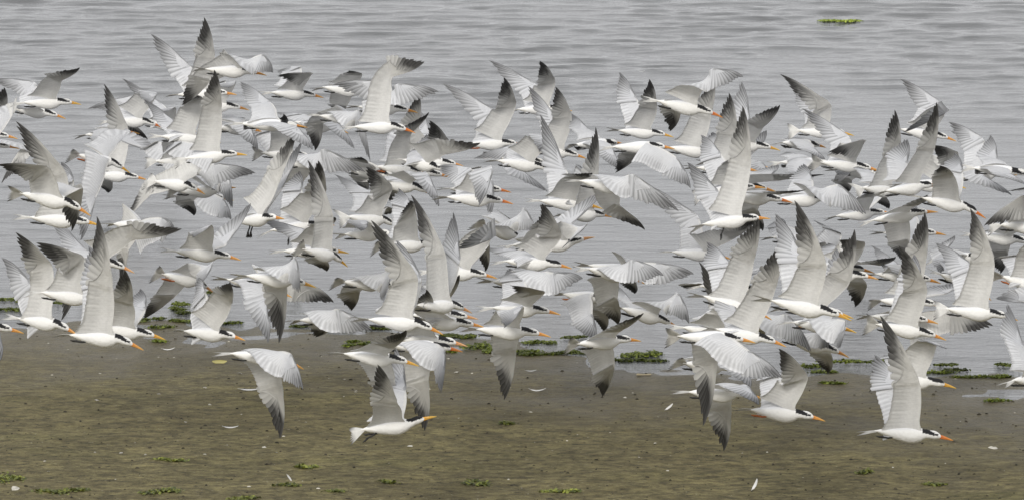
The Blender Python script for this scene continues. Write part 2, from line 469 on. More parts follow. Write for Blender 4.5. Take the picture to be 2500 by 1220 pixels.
(2150,415,1968,400,184,(2112,340,2014,370),(2074,332,1955,261),'tf','tern at right with frosted far wing and thin grey near wing folded over it'),
(2045,402,1874,402,178,(1962,418,1986,428),(1950,380,1920,370),'r20','tern at right flying below the hunched one, white wing tucked, black foot'),
(2047,491,1862,494,194,(2048,448,2118,526),(1985,440,1960,400),'hu nd','tern at right with lacy near wing curving down to dark streaked tips, orange bill'),
(2084,777,1830,732,252,(2020,643,1937,486),(1966,632,1890,518),'by','biggest tern, in front at right, tall pale wings up and heavy yellow bill'),
(2080,772,1880,752,212,(2077,690,2086,556),(2060,690,2040,600),'by','tern behind the biggest one, grey wing of split dark fingers rising at its right'),
(2089,806,1900,790,218,(2067,780,2046,848),(2030,770,2000,800),'by nd','tern beneath the biggest one, thick yellow bill and pleated white wing hanging'),
(2072,867,1870,818,214,(2020,792,2017,848),(2032,868,2019,912),'nd','tern at lower right over the seaweed with barred wing curtain above its orange bill'),
(1920,841,1705,802,222,(1893,710,1907,587),(1805,765,1745,680),'','tern at right with deep orange bill and dark-fingered wing raised over its back'),
(1835,828,1625,800,216,(1791,768,1705,632),(1802,764,1735,660),'','tern at right behind a white-backed bird, slim wing swept back to a dark tip'),
(1845,831,1611,827,236,(1828,852,1905,922),(1754,870,1715,1045),'tf nd','white-backed tern low at right with wings pressed down, near one finely barred'),
(1885,775,1675,718,220,(1841,640,1850,532),(1785,645,1722,584),'','tern at right with bulky white wing topped by a jagged crown of feathers'),
(1875,712,1670,702,206,(1858,655,1830,668),(1720,690,1672,706),'cf','tern hidden at right, only its black cap and a smudged grey wing tip clear'),
(1785,629,1607,619,184,(1795,582,1846,534),(1705,525,1562,446),'y1','tern lifting off the water at right, black feet out, wing bent like a boomerang'),
(2025,597,1853,582,188,(1936,640,1912,656),(1920,550,1900,530),'','tern behind the tall wings at right, tail and black foot showing'),
(2016,1022,1787,1003,230,(1975,918,1897,845),(1912,912,1872,902),'fo','tern low over the sand at right, bent dusky wing up, orange bill'),
(1866,967,1635,963,228,(1828,942,1852,988),(1786,985,1766,1105),'','tern low over the sand at right behind a hanging dusky wing'),
(1815,905,1632,890,222,(1815,890,1832,947),(1740,880,1720,930),'tf','tern at lower right with wide black-rimmed tail fanned on edge'),
(1965,796,1770,792,214,(1925,765,1984,860),(1870,800,1850,830),'nd','tern at right with neatly barred near wing sloping down above an orange bill'),
(2080,645,1925,642,194,(2015,590,1990,600),(2058,572,1985,536),'','tern behind the tallest pair of wings at right, smooth white wing slanting to the right'),
(2143,677,1958,672,202,(2115,592,2044,583),(2118,694,2086,748),'','tern at right with rounded grey wrist behind and loose hanging feathers below its head'),
# fifth column
(2225,474,2072,463,194,(2200,366,2186,268),(2136,425,2095,400),'tf','tern at far right with curled black tail edges and ribbed upright wing'),
(2190,430,2010,420,182,(2094,402,2043,447),(2080,440,2065,472),'','tern at right of which a dangling black-tipped hand shows beneath a frosted wing'),
(2301,450,2128,480,206,(2284,362,2286,247),(2215,402,2213,343),'cf','full-capped tern at far right with broad ribbed wing raised to tall black fingers'),
(2336,342,2165,317,174,(2309,277,2201,323),(2298,250,2195,190),'','highest tern at far right, grey-backed wing folded to a dark tip, head beyond another wing'),
(2356,456,2170,456,194,(2343,374,2272,356),(2342,386,2340,478),'by','tern at far right with arched grey wing between two taller wings, dull yellow bill'),
(2410,519,2214,484,206,(2330,428,2292,402),(2352,420,2330,372),'br hd cf','tern at far right with the longest red bill and shaggy black nape'),
(2480,424,2300,440,188,(2400,428,2472,478),(2402,337,2312,295),'','tern at far right, white far wing raised behind and black-ended near wing fanned down'),
(2542,428,2330,412,192,(2468,425,2500,448),(2436,392,2417,326),'r35','white tern banking at the right edge with its back showing, black cap at the edge'),
(2602,562,2400,554,206,(2500,474,2396,553),(2560,500,2600,430),'tf','tern cut by the right edge with black-tipped wing swept down over its tail'),
(2705,470,2500,474,206,(2560,448,2455,465),(2580,430,2600,380),'','tern beyond the right edge, only a level black wing tip in view'),
(2532,594,2345,576,194,(2500,557,2540,540),(2462,615,2442,660),'','tern at the right edge with plump body and black cap below a ruffled tail'),
(2480,776,2273,757,222,(2430,636,2366,505),(2378,648,2280,590),'tf','tern at far right, slender dark-tipped wing raised and far wing laid back'),
(2290,514,2093,552,202,(2242,502,2309,460),(2222,588,2198,638),'','tern at far right flying level, hand turned up in dark fingers, dusky far wing down'),
(2180,518,2011,537,176,(2136,476,2116,462),(2160,476,2170,506),'','small distant tern at far right, thin tail near the water and streaked crown'),
(2310,570,2122,576,190,(2236,600,2216,630),(2240,530,2230,500),'','tern at far right with head clear beyond two crossing wings, orange bill over water'),
(2309,825,2100,792,218,(2266,700,2192,597),(2250,690,2230,620),'tf','tern in front at far right with bent beige wing and yellow-orange bill, fluffy tail'),
(2312,745,2105,738,206,(2262,638,2257,516),(2310,718,2355,681),'tf','tern behind the bent beige wing at far right, barred upright wing with pale quills'),
(2289,785,2090,776,206,(2240,760,2220,740),(2330,755,2420,793),'fd','tern beneath the others at far right, deep orange bill before a long barred wing'),
(2327,1069,2092,1056,238,(2247,930,2145,763),(2198,938,2131,857),'br','lowest tern at far right over the sand with very tall pale wing and red bill'),
(2335,942,2110,926,228,(2288,838,2311,848),(2215,870,2168,852),'cf tf by','capped tern over the shoreline at far right behind the very tall pale wing'),
(2602,926,2437,936,226,(2560,838,2515,770),(2500,846,2457,740),'','tern cut by the right edge above the sand, white tail and raised grey wing'),
(2420,632,2259,638,196,(2332,626,2302,663),(2312,608,2330,573),'','tern at far right hunched low over water behind a laid-back wing'),
(2297,687,2100,672,200,(2225,645,2202,690),(2200,650,2125,597),'','tern at far right, small orange bill showing past a bent wing'),
(2135,662,1940,652,198,(2152,648,2187,628),(2050,610,2020,590),'cf','tern at far right whose dusky wing reaches level to dark tips under another bird'),
(2430,720,2258,664,200,(2375,690,2350,700),(2340,660,2330,640),'hd','tern at far right diving low behind raised wings, black foot across its white rump'),
(2610,725,2400,669,212,(2540,612,2580,640),(2500,622,2450,640),'tf fo','tern at the right edge with black-spotted tail and reddish foot'),
(2690,742,2480,722,212,(2520,740,2432,722),(2560,690,2540,640),'','tern beyond the right edge with only grey barred feathers in view'),
]

# ------------------------------------------------------------------ the tern and its parts
BL = 0.41                                  # bill tip to tail tip, metres
WHITE = np.array((0.86, 0.848, 0.815))
PEARL = np.array((0.66, 0.665, 0.68))
SLATE = np.array((0.040, 0.038, 0.037))
BLACK = np.array((0.012, 0.012, 0.013))
M_body = attr_material('body_plumage', 0.75, 0.25, 0.0, 0.05, 140)
M_wing = attr_material('wing_plumage', 0.7, 0.25, 0.42, 0.11, 90)
M_bill = attr_material('horny_bill', 0.38, 0.45, 0.0, 0.12, 120)
M_leg, n, l, b = material('leg_skin', 0.5, 0.4)
b.inputs['Base Color'].default_value = (0.012, 0.011, 0.010, 1)
M_leg_orange, n, l, b = material('orange_leg_skin', 0.5, 0.4)
b.inputs['Base Color'].default_value = (0.30, 0.085, 0.02, 1)
M_eye, n, l, b = material('eye', 0.08, 0.6)
b.inputs['Base Color'].default_value = (0.008, 0.006, 0.005, 1)

PROFILE = np.array([  # x, centre z, half width, half height  (in body lengths)
    (-0.315, 0.010, 0.010, 0.006), (-0.29, 0.009, 0.018, 0.011), (-0.24, 0.006, 0.032, 0.028), (-0.17, -0.001, 0.046, 0.046),
    (-0.08, -0.007, 0.060, 0.064), (0.02, -0.012, 0.069, 0.081), (0.10, -0.012, 0.068, 0.082), (0.165, -0.005, 0.056, 0.067),
    (0.215, 0.005, 0.042, 0.047), (0.255, 0.011, 0.039, 0.043), (0.29, 0.014, 0.039, 0.043), (0.32, 0.013, 0.035, 0.038),
    (0.345, 0.010, 0.026, 0.028), (0.362, 0.007, 0.016, 0.018), (0.372, 0.006, 0.008, 0.010)])


def bend(p, ang, x0=0.16, x1=0.27):
    """Tilt head and neck by ang about the shoulders, spread smoothly over the neck."""
    p = np.array(p, float)
    x, z = p[..., 0].copy(), p[..., 2].copy()
    t = np.clip((x - x0) / (x1 - x0), 0, 1)
    t = t * t * (3 - 2 * t)
    # rotate about a pivot that slides along the neck
    px, pz = 0.19, 0.0
    a = ang * t
    c, s = np.cos(a), np.sin(a)
    dx, dz = x - px, z - pz
    p[..., 0] = px + c * dx - s * dz
    p[..., 2] = pz + s * dx + c * dz
    return p


HEAD = {'l': R(-7), 'u': R(9), 'd': R(-17)}


def body_mesh(cap, head):
    nu, nv = 96, 36
    xs = np.linspace(PROFILE[0, 0], PROFILE[-1, 0], nu)
    # smooth spline through the profile
    def sp(col):
        x, y = PROFILE[:, 0], PROFILE[:, col]
        m = np.gradient(y, x)
        i = np.clip(np.searchsorted(x, xs) - 1, 0, len(x) - 2)
        h = x[i + 1] - x[i]
        t = (xs - x[i]) / h
        return ((2 * t**3 - 3 * t**2 + 1) * y[i] + (t**3 - 2 * t**2 + t) * h * m[i]
                + (-2 * t**3 + 3 * t**2) * y[i + 1] + (t**3 - t**2) * h * m[i + 1])
    zc, ry, rz = sp(1), np.maximum(sp(2), 0.003), np.maximum(sp(3), 0.003)
    P, Q = [], []
    r2 = np.random.default_rng(3)
    for i in range(nu):
        for j in range(nv):
            a = 2 * math.pi * j / nv
            y, zz = ry[i] * math.cos(a), rz[i] * math.sin(a)
            if zz < 0:
                y *= 1 - 0.10 * (zz / rz[i]) ** 2
            x, z = xs[i], zc[i] + zz
            f = zz / rz[i]                      # -1 belly .. 1 back
            c = WHITE * 0.88
            if x < 0.17 and x > -0.26 and f > 0.45:
                k = min(1, (f - 0.45) / 0.35) * min(1, (0.17 - x) / 0.05) * min(1, (x + 0.26) / 0.06)
                c = c * (1 - 0.85 * k) + PEARL * 1.05 * 0.85 * k
            if x < -0.18 and f < -0.2:
                c = c * np.array((0.97, 0.95, 0.90))
            jag = 0.006 * math.sin(j * 2.3 + i * 0.7) + 0.003 * r2.standard_normal()
            zr = z - 0.0135                     # height over the eye line
            xx = x + jag
            if cap == 'f':
                black = 0.178 < xx < 0.358 and zr > 0.002 + jag * 0.4 + max(0, (0.25 - x)) * 0.20
                w = 1.0
            else:
                top = 0.018 + max(0, 0.300 - x) * 0.42
                black = 0.170 < xx < 0.340 and -0.006 + max(0, 0.25 - x) * 0.16 < zr + jag * 0.3 < top
                w = 1.0
                if not black and 0.26 < x < 0.345 and zr >= top:      # white forehead, crown finely streaked
                    c = c * (0.96 - 0.5 * (0.5 + 0.5 * math.sin(j * 5.1)) * max(0, (0.335 - x) / 0.08))
            if black:
                c = BLACK * w + 0.0
            P.append((x, y, z))
            Q.append(c)
    P = bend(np.array(P), HEAD[head]) * BL
    F = grid_faces(nu, nv, True)
    F = [f[::-1] for f in F]
    F.append(tuple(range(nv)))
    F.append(tuple(reversed(range((nu - 1) * nv, nu * nv))))
    return new_mesh('tern_body', P, F, M_body, Q)


def tube_mesh(name, pts, radii, mat, nv=8, cols=None):
    P, Q = [], []
    pts = [Vector(p) for p in pts]
    for i, p in enumerate(pts):
        d = (pts[min(i + 1, len(pts) - 1)] - pts[max(i - 1, 0)]).normalized()
        u = d.cross(Vector((0, 1, 0.01))).normalized()
        w = d.cross(u)
        for j in range(nv):
            a = 2 * math.pi * j / nv
            P.append(p + (u * math.cos(a) + w * math.sin(a)) * radii[i])
            if cols is not None:
                Q.append(cols[i])
    F = grid_faces(len(pts), nv, True) + [tuple(range(nv)), tuple(range((len(pts) - 1) * nv, len(pts) * nv))]
    return P, F, Q


def bill_mesh(c0, c1, head):
    nu, nv = 14, 12
    P, Q = [], []
    for i in range(nu):
        t = i / (nu - 1)
        x = 0.352 + 0.150 * t
        h = 0.0205 * (1 - t) ** 0.75 + 0.0011
        w = 0.0115 * (1 - t) ** 0.8 + 0.0010
        z = 0.006 - 0.016 * t ** 1.7
        for j in range(nv):
            a = 2 * math.pi * j / nv
            zz = math.sin(a) * h
            c = np.array(c0) * (1 - t) + np.array(c1) * t
            if abs(math.sin(a)) < 0.2:
                c = c * 0.62                    # the gape between the mandibles
            if t > 0.93:
                c = c * 0.8 + np.array((0.6, 0.5, 0.2)) * 0.2
            P.append((x, math.cos(a) * w * (0.88 if abs(math.sin(a)) < 0.2 else 1), z + zz))
            Q.append(c)
    P = bend(np.array(P), HEAD[head]) * BL
    F = [f[::-1] for f in grid_faces(nu, nv, True)]
    F += [tuple(range(nv)), tuple(reversed(range((nu - 1) * nv, nu * nv)))]
    return new_mesh('tern_bill', P, F, M_bill, Q)


def blade(ts, half, thick, upper, lower, curve=0.0, flip=1, sweep=0.0):
    """One feather: x along the shaft, y across, z up; separate upper and lower skins. ts 0..1, half(t)->(neg,pos)."""
    P, Q, F = [], [], []
    m = len(ts)
    for skin, col in ((1, upper), (-1, lower)):
        base = len(P)
        for t in ts:
            a, c = half(t)
            for k, y in enumerate((-a, 0.0, c)):
                z = curve * t * t + (thick * (1.0 if k == 1 else 0.12)) * skin
                P.append((t, (y + sweep * 4 * t * (1 - t)) * flip, z))
                Q.append(col(t, (-1, 0, 1)[k]))
        for i in range(m - 1):
            for k in range(2):
                f = (base + i * 3 + k, base + (i + 1) * 3 + k, base + (i + 1) * 3 + k + 1, base + i * 3 + k + 1)
                F.append(f if (skin * flip) > 0 else f[::-1])
    return P, Q, F


NP = 10


def primary_mesh(k, flip, curve, dk):
    """Primary feather k (0 innermost, 9 outermost); unit length, unit width."""
    o = k / (NP - 1)
    ts = (0, 0.15, 0.4, 0.62, 0.76, 0.86, 0.94, 1.0)

    def half(t):
        a = 0.72 - 0.26 * o
        w = 1.0 if t < a else max(0.03, (1 - ((t - a) / (1 - a)) ** (2.6 - 1.1 * o)))
        wl = 1.0 if t < 0.92 else max(0.03, 1 - ((t - 0.92) / 0.08) ** 2)
        ar = 0.95 - 0.13 * o
        wr = 1.0 if t < ar else max(0.03, 1 - ((t - ar) / (1 - ar)) ** 1.1)
        return 0.66 * wr * (1 - 0.12 * o), (0.44 - 0.16 * o) * (0.5 * w + 0.5 * wl)     # rear vane, leading vane

    def upper(t, s):
        g = PEARL * (1.0 - 0.22 * o) * (1.30 if s == 0 else ((0.62 - 0.34 * o) if s > 0 else 0.80 - 0.34 * o))
        e = np.clip((t - 0.66 + 0.26 * o) / 0.32, 0, 1) * (0.12 + 0.88 * o) * (0.75 + 0.25 * dk) * (0.72 if s == 0 else 1.0)
        return g * (1 - 0.86 * e) + SLATE * 0.86 * e

    def lower(t, s):
        q = np.clip((t - 0.22) / 0.35, 0, 1)
        g = WHITE * (0.95 - 0.13 * o * q) * (1 + q * ((1.04 if s == 0 else (0.88 if s > 0 else 0.80)) - 1))
        start = 0.72 - 0.32 * o - 0.20 * dk
        e = np.clip((t - start + (0.13 if s < 0 else -0.10)) / 0.20, 0, 1) * (np.clip((o - 0.22) / 0.25, 0, 1))
        e = e * (0.97 if s < 0 else (0.86 if s == 0 else 0.72))
        return g * (1 - e) + SLATE * e
    P, Q, F = blade(ts, half, 0.09, upper, lower, curve, flip, 0.10 + 0.30 * o)
    return new_mesh('primary_feather', P, F, M_wing, Q)


PRIM = {}
for k in range(NP):
    for flip in (1, -1):
        for ci, (cv, dk) in enumerate(((0.0, 0.0), (0.35, 1.0), (-0.55, 0.5), (0.0, 0.6))):
            PRIM[k, flip, ci] = primary_mesh(k, flip, cv, dk)


def tail_mesh(fan):
    P, Q, F = [], [], []
    spread = R(40) if fan else R(15)
    for i in range(12):
        s = (i - 5.5) / 5.5
        a = s * spread
        ln = (0.135 + 0.110 * abs(s) ** 1.6) if not fan else (0.155 + 0.085 * abs(s) ** 1.5)
        w = 0.030 if fan else 0.024
        out = abs(s)

        def half(t):
            k = min(1, 0.45 + t) * (1 if t < 0.7 else max(0.05, 1 - ((t - 0.7) / 0.3) ** 2))
            return w * 0.5 * k, w * 0.5 * k

        def up(t, q):
            g = WHITE * (0.93 if q else 1.0)
            e = np.clip((t - 0.62) / 0.3, 0, 1) * (0.9 * out ** 1.2 if fan else 0.55 * out)
            return g * (1 - e) + SLATE * 1.4 * e
        p, q, f = blade((0, 0.3, 0.6, 0.8, 0.92, 1.0), half, 0.0016, up, up)
        base = len(P)
        for (t, y, z) in p:
            r = t * ln
            x = -0.262 - r * math.cos(a) - y * math.sin(a)
            yy = -r * math.sin(a) + y * math.cos(a)
            P.append((x, yy, 0.006 + z + 0.0026 * (5.5 - abs(i - 5.5)) * (1 - 0.3 * t) - (0.035 * (s * t) ** 2 if fan else 0.012 * (s * t) ** 2)))
        Q += q
        F += [tuple(base + x for x in ff) for ff in f]
    return new_mesh('tern_tail', np.array(P) * BL, F, M_wing, Q)


def leg_mesh(side, hang, mat):
    y = 0.022 * side
    if hang:
        pts = [(-0.06, y, -0.045), (-0.075, y, -0.085), (-0.105, y * 1.1, -0.135), (-0.11, y * 1.1, -0.15)]
        toe0, d = Vector((-0.11, y * 1.1, -0.15)), Vector((-0.25, 0.05 * side, -0.97))
    else:
        pts = [(-0.13, y, -0.046), (-0.17, y, -0.056), (-0.215, y, -0.052), (-0.232, y, -0.048)]
        toe0, d = Vector((-0.232, y, -0.048)), Vector((-1, 0.05 * side, 0.05))
    P, F, Q = tube_mesh('leg', pts, [0.011, 0.009, 0.009, 0.013], mat)
    d.normalize()
    sidev = Vector((0, 1, 0))
    up = d.cross(sidev).normalized()
    for k in (-1, 0, 1):                                   # three webbed toes and the web between
        e = toe0 + (d + sidev * 0.42 * k).normalized() * 0.062
        tp, tf, _ = tube_mesh('toe', [toe0, toe0.lerp(e, 0.5) + up * 0.004, e], [0.011, 0.010, 0.004], mat, 6)
        b0 = len(P)
        P += tp
        F += [tuple(b0 + x for x in f) for f in tf]
    b0 = len(P)
    tips = [toe0 + (d + sidev * 0.42 * k).normalized() * 0.052 for k in (-1, 0, 1)]
    for o in (0.0012, -0.0012):
        P += [toe0 + up * o] + [t + up * o for t in tips]
    F += [(b0, b0 + 1, b0 + 2), (b0, b0 + 2, b0 + 3), (b0 + 4, b0 + 6, b0 + 5), (b0 + 4, b0 + 7, b0 + 6)]
    return new_mesh('tern_leg', [Vector(p) * BL for p in P], F, mat)


def eye_mesh(side, head):
    P, F = [], []
    nu, nv = 5, 8
    c = Vector((0.322, 0.0325 * side, 0.0165))
    for i in range(nu):
        th = math.pi * i / (nu - 1)
        for j in range(nv):
            a = 2 * math.pi * j / nv
            rr = 0.0052
            P.append((c.x + rr * math.sin(th) * math.cos(a), c.y + rr * math.cos(th) * 0.8, c.z + rr * math.sin(th) * math.sin(a)))
    F = grid_faces(nu, nv, True)
    return new_mesh('tern_eye', bend(np.array(P), HEAD[head]) * BL, F, M_eye)


def crest_mesh(head):
    """Shaggy nape: a few pointed black feathers lifting off the back of the head."""
    P, F, Q = [], [], []
    r2 = random.Random(5)
    for i in range(11):
        s = (i - 5) / 5
        x0 = 0.245 + r2.uniform(-0.012, 0.012)
        y0, z0 = 0.030 * s, 0.012 + 0.040 * math.sqrt(max(0, 1 - (0.85 * s) ** 2))
        ln = 0.062 + r2.uniform(0, 0.035)
        e = Vector((x0 - ln, y0 * 1.1, z0 - 0.002 - 0.012 * abs(s) + r2.uniform(-0.004, 0.010)))
        b0 = len(P)
        w = 0.0075
        P += [(x0, y0 - w, z0 - 0.004), (x0, y0 + w, z0 - 0.004), (x0 - ln * 0.5, y0, z0 + 0.004), tuple(e), (x0, y0, z0 - 0.010)]
        F += [(b0, b0 + 2, b0 + 3), (b0 + 2, b0 + 1, b0 + 3), (b0 + 1, b0 + 4, b0 + 3), (b0 + 4, b0, b0 + 3), (b0, b0 + 1, b0 + 2)]
        Q += [BLACK] * 5
    return new_mesh('tern_crest', bend(np.array(P), HEAD[head]) * BL, F, M_body, Q, smooth=False)


BODY = {(c, h): body_mesh(c, h) for c in 'fb' for h in 'lud'}
BILLC = {'o': ((0.60, 0.225, 0.042), (0.62, 0.35, 0.08)), 'y': ((0.60, 0.28, 0.03), (0.63, 0.41, 0.07)),
         'r': ((0.56, 0.12, 0.022), (0.60, 0.25, 0.04)), 'p': ((0.64, 0.27, 0.09), (0.64, 0.40, 0.20))}
BILL = {(c, h): bill_mesh(*BILLC[c], h) for c in 'oyrp' for h in 'lud'}
TAIL = {f: tail_mesh(f) for f in (False, True)}
LEG = {(s, h, o): leg_mesh(s, h, M_leg_orange if o else M_leg) for s in (-1, 1) for h in (False, True) for o in (False, True)}
EYE = {(s, h): eye_mesh(s, h) for s in (-1, 1) for h in 'lud'}
CREST = {h: crest_mesh(h) for h in 'lud'}


def unit(v):
    return v / max(np.linalg.norm(v), 1e-9)


def wing_geometry(root, wrist, tip, side, flex, down=False):
    """Arm and hand skin of one wing in bird space. side -1 = right wing. Returns mesh data and primary matrices."""
    arm, hand = wrist - root, tip - wrist
    la, lh = np.linalg.norm(arm), np.linalg.norm(hand)
    a, h = arm / la, hand / lh
    back = np.array((-1.0, 0.0, 0.0))
    c = back - a * back.dot(a)
    if np.linalg.norm(c) < 0.25:                       # arm nearly along the body: the chord hangs below the wing bone
        c = np.array((-0.4, 0, -1.0)) - a * np.dot((-0.4, 0, -1.0), a)
    ca = unit(c)
    na = unit(np.cross(ca, a)) * (-1 if side > 0 else 1)     # towards the upper surface
    ca0, na0 = ca, na                                  # chord at the root, before the wing twists
    if down:                                           # wrist brought forward, trailing edge hanging
        hint = np.array((-0.25, 0.0, -1.0))
        ca = unit(hint - a * hint.dot(a))
        na = unit(np.cross(ca, a)) * (-1 if side > 0 else 1)
    nh = na - h * na.dot(h)
    if np.linalg.norm(nh) < 0.3:
        nh = nh + 0.6 * (na.dot(h) * -a + a * 0) 
        nh = nh - h * nh.dot(h)
    nh = unit(nh)
    ch = unit(np.cross(nh, h)) * (1 if side > 0 else -1)
    if ch.dot(ca) < -0.2:                              # keep the trailing edge on the trailing side
        ch, nh = -ch, -nh
    L = BL
    # primaries; the hand is opened a little more in some wings than in others
    prim = []
    op = abs(flex) / 0.03
    jit = random.Random(int(abs(tip[0] * 8e5 + tip[2] * 6e5)))
    wid = 1.0 - 0.12 * op
    for k in range(NP):
        t = k / (NP - 1)
        base = wrist + h * lh * 0.27 * t + ch * L * 0.030 * (1 - t) + nh * L * 0.006 * (1 - t)
        end = (wrist + h * (L * 0.13 * (1 - t ** 0.92) + lh * t ** 0.92) + ch * L * ((0.265 + 0.03 * op) * (1 - t) ** (1.22 - 0.30 * op))
               + nh * L * flex * (t * (1 - t) * 2 + t * t))
        end = wrist + (end - wrist) * (1 + (jit.uniform(-0.05, 0.05) if k < 9 else 0))
        d = unit(end - base)
        ln = np.linalg.norm(end - base)
        if k == 0:
            d0 = d
        wd = L * (0.086 - 0.026 * t) * wid
        across = unit(np.cross(nh, d))                 # towards the leading edge, sign fixed below
        if across.dot(h) + 0.6 * across.dot(-ch) < 0:
            across = -across
        zz = unit(np.cross(d, across))
        flip = 1
        if zz.dot(nh) < 0:
            zz = -zz
            flip = -1
        # a right-handed frame needs y = z x d; mirrored mesh puts the leading vane on the other side
        yy = np.cross(zz, d)
        org = base - d * ln * 0.04 + nh * (0.0016 * (k - 4.5) / 4.5 * -1 - 0.0006)
        m = Matrix(((d[0] * ln, yy[0] * wd, zz[0] * 0.012, org[0]), (d[1] * ln, yy[1] * wd, zz[1] * 0.012, org[1]),
                    (d[2] * ln, yy[2] * wd, zz[2] * 0.012, org[2]), (0, 0, 0, 1)))
        prim.append((k, flip, m))
    # skin: leading edge line from shoulder to wrist and on over the bases of the primaries
    nu, nv = 98, 12
    P, Q = [], []
    uw = 0.66
    vs = np.linspace(0, 1, nv) ** 1.25
    r2 = np.random.default_rng(int(abs(root[0] * 9e4 + wrist[1] * 7e4 + tip[2] * 5e4)) % 2**31)
    wob = r2.uniform(0.3, 1.5, 13)
    for skin in (1, -1):
        for i in range(nu):
            u = i / (nu - 1)
            if u <= uw:
                s = u / uw
                p = root + arm * s
                if down:
                    w_ = s * s * (3 - 2 * s)
                    cs = unit(ca0 * (1 - w_) + ca * w_)
                    ns = unit(na0 * (1 - w_) + na * w_)
                else:
                    cs, ns = ca, na
                p = p - cs * L * 0.022 * math.sin(math.pi * s) ** 1.2          # the patagium's bulge
                p = p + ns * L * 0.018 * math.sin(math.pi * s)
                k = max(0, (s - 0.55) / 0.45)
                k = k * k * (3 - 2 * k)
                cd = unit(cs * (1 - k) + d0 * k)
                nn = unit(ns * (1 - k) + nh * k) if ns.dot(nh) > -0.5 else ns
                fl = math.exp(-(s / 0.13) ** 2)                     # the wing flares into the flank and the neck
                p = p - cs * L * 0.035 * fl
                chord = L * (0.335 - 0.01 * s - 0.05 * s * s + 0.085 * fl)
                thick = L * (0.030 * (1 - s) ** 1.5 + 0.014)
            else:
                s = (u - uw) / (1 - uw)
                p = wrist + h * lh * 0.36 * s
                k = s
                cd = unit(d0 * (1 - k) + unit(ch * 0.55 + h * 0.85) * k)
                nn = nh
                chord = L * (0.275 - 0.25 * s ** 0.55)
                thick = L * (0.013 - 0.008 * s)
            # round the corner at the wrist
            g_ = (u - uw) / 0.10
            if abs(g_) < 1:
                fa, fh = la * 0.10 / uw, lh * 0.36 * 0.10 / (1 - uw)
                fa = fh = min(fa, fh)
                q_ = (g_ + 1) / 2
                line = wrist + (a * g_ * fa if g_ < 0 else h * g_ * fh)
                curve = (wrist - a * fa) * (1 - q_) ** 2 + wrist * 2 * q_ * (1 - q_) + (wrist + h * fh) * q_ ** 2
                p = p + (curve - line)
            # trailing edge made of separate secondary tips
            ph = (s * 13) % 1.0 if u <= uw else 0.5
            scal = 0.036 * (1 - ph) * min(1, ph * 4 + 0.1) * wob[int(s * 13) % 13] if u <= uw else 0
            ln = chord * (0.955 + scal)
            saw = (ph - 0.5) * 0.0028 * L * wob[int(s * 13) % 13] if u <= uw else 0
            for j in range(nv):
                v = vs[j]
                prof = math.sqrt(max(v, 0)) * (1 - v) * 2.0 + 0.06 * (1 - v)
                camber = L * 0.030 * (4 * v * (1 - v)) * (1 - 0.85 * min(1, max(0, u - 0.25) / 0.40))
                off = camber + skin * thick * 0.5 * prof + saw * max(0, (v - 0.35) / 0.65) * 1.6
                P.append(p + cd * ln * v + nn * (off + skin * 0.0004))
                if skin > 0:      # upper side: pearl grey, white leading edge, paler feather edges
                    g = PEARL * 1.12
                    if v < 0.10:
                        g = g * 0.35 + WHITE * 0.65
                    edge = abs(ph - 0.5) * 2
                    if v > 0.58 and u <= uw:
                        g = g * (0.80 + 0.30 * (1 - edge) ** 1.2) * (0.9 + 0.14 * wob[int(s * 13) % 13]) + WHITE * (0.14 if v > 0.9 else 0)
                    else:
                        g = g * (1 + 0.10 * math.sin(i * 1.9 + j * 2.6))
                    c = g
                else:             # underside: white linings, greyer flight feathers
                    g = WHITE * 0.97
                    kk = min(1, max(0, (v - 0.42) / 0.22))
                    g = g * (1 - kk * (0.15 - (0.06 if u > uw else 0.11 * wob[int(s * 13) % 13] * (1 - 2 * abs(ph - 0.5)))))
                    g = g * (1 - 0.07 * math.exp(-((v - 0.17) / 0.09) ** 2) + 0.03 * math.sin(i * 2.1 + j * 1.3))
                    c = g
                Q.append(c)
    F = [f for f in grid_faces(nu, nv)]
    B = nu * nv
    F2 = [tuple(B + x for x in f[::-1]) for f in F]
    Fs = []
    for i in range(nu - 1):                 # close the rims
        Fs.append((i * nv, B + i * nv, B + (i + 1) * nv, (i + 1) * nv))
        q = nv - 1
        Fs.append((i * nv + q, (i + 1) * nv + q, B + (i + 1) * nv + q, B + i * nv + q))
    e = (nu - 1) * nv
    for j in range(nv - 1):
        Fs.append((e + j, e + j + 1, B + e + j + 1, B + e + j))
    allf = F + F2 + Fs
    if side < 0:
        allf = [f[::-1] for f in allf]
    return P, Q, allf, prim


def body_length(y):
    return float(np.interp(y, [150, 240, 330, 420, 500, 600, 700, 800, 900, 1060], [172, 175, 180, 190, 198, 205, 212, 222, 229, 236]))


ARM, HAND = 0.44 * BL, 0.71 * BL
UPCAM = ROT @ Vector((0, 1, 0))
TOCAM = ROT @ Vector((0, 0, 1))


def reach(start, px, py, length, sign):
    """Point on the pixel's view ray at the bone's length from start, on the side towards (+) or away from (-) the camera."""
    d = ray(px, py).normalized()
    m = CAM - start
    b_ = m.dot(d)
    away = math.sqrt(max(0, m.length_squared - b_ * b_))
    length = min(max(length, away * 1.07), length * 1.3)      # a wing always leans out from the body
    q = b_ * b_ - (m.length_squared - length * length)
    if q <= 0:
        p = CAM + d * (-b_)
        v = p - start
        if v.length > length * 1.30:
            v = v.normalized() * length * 1.30
        return start + v
    t = -b_ - math.sqrt(q) if sign > 0 else -b_ + math.sqrt(q)
    return CAM + d * t


FLOCK = 'terns flying low along the shore'


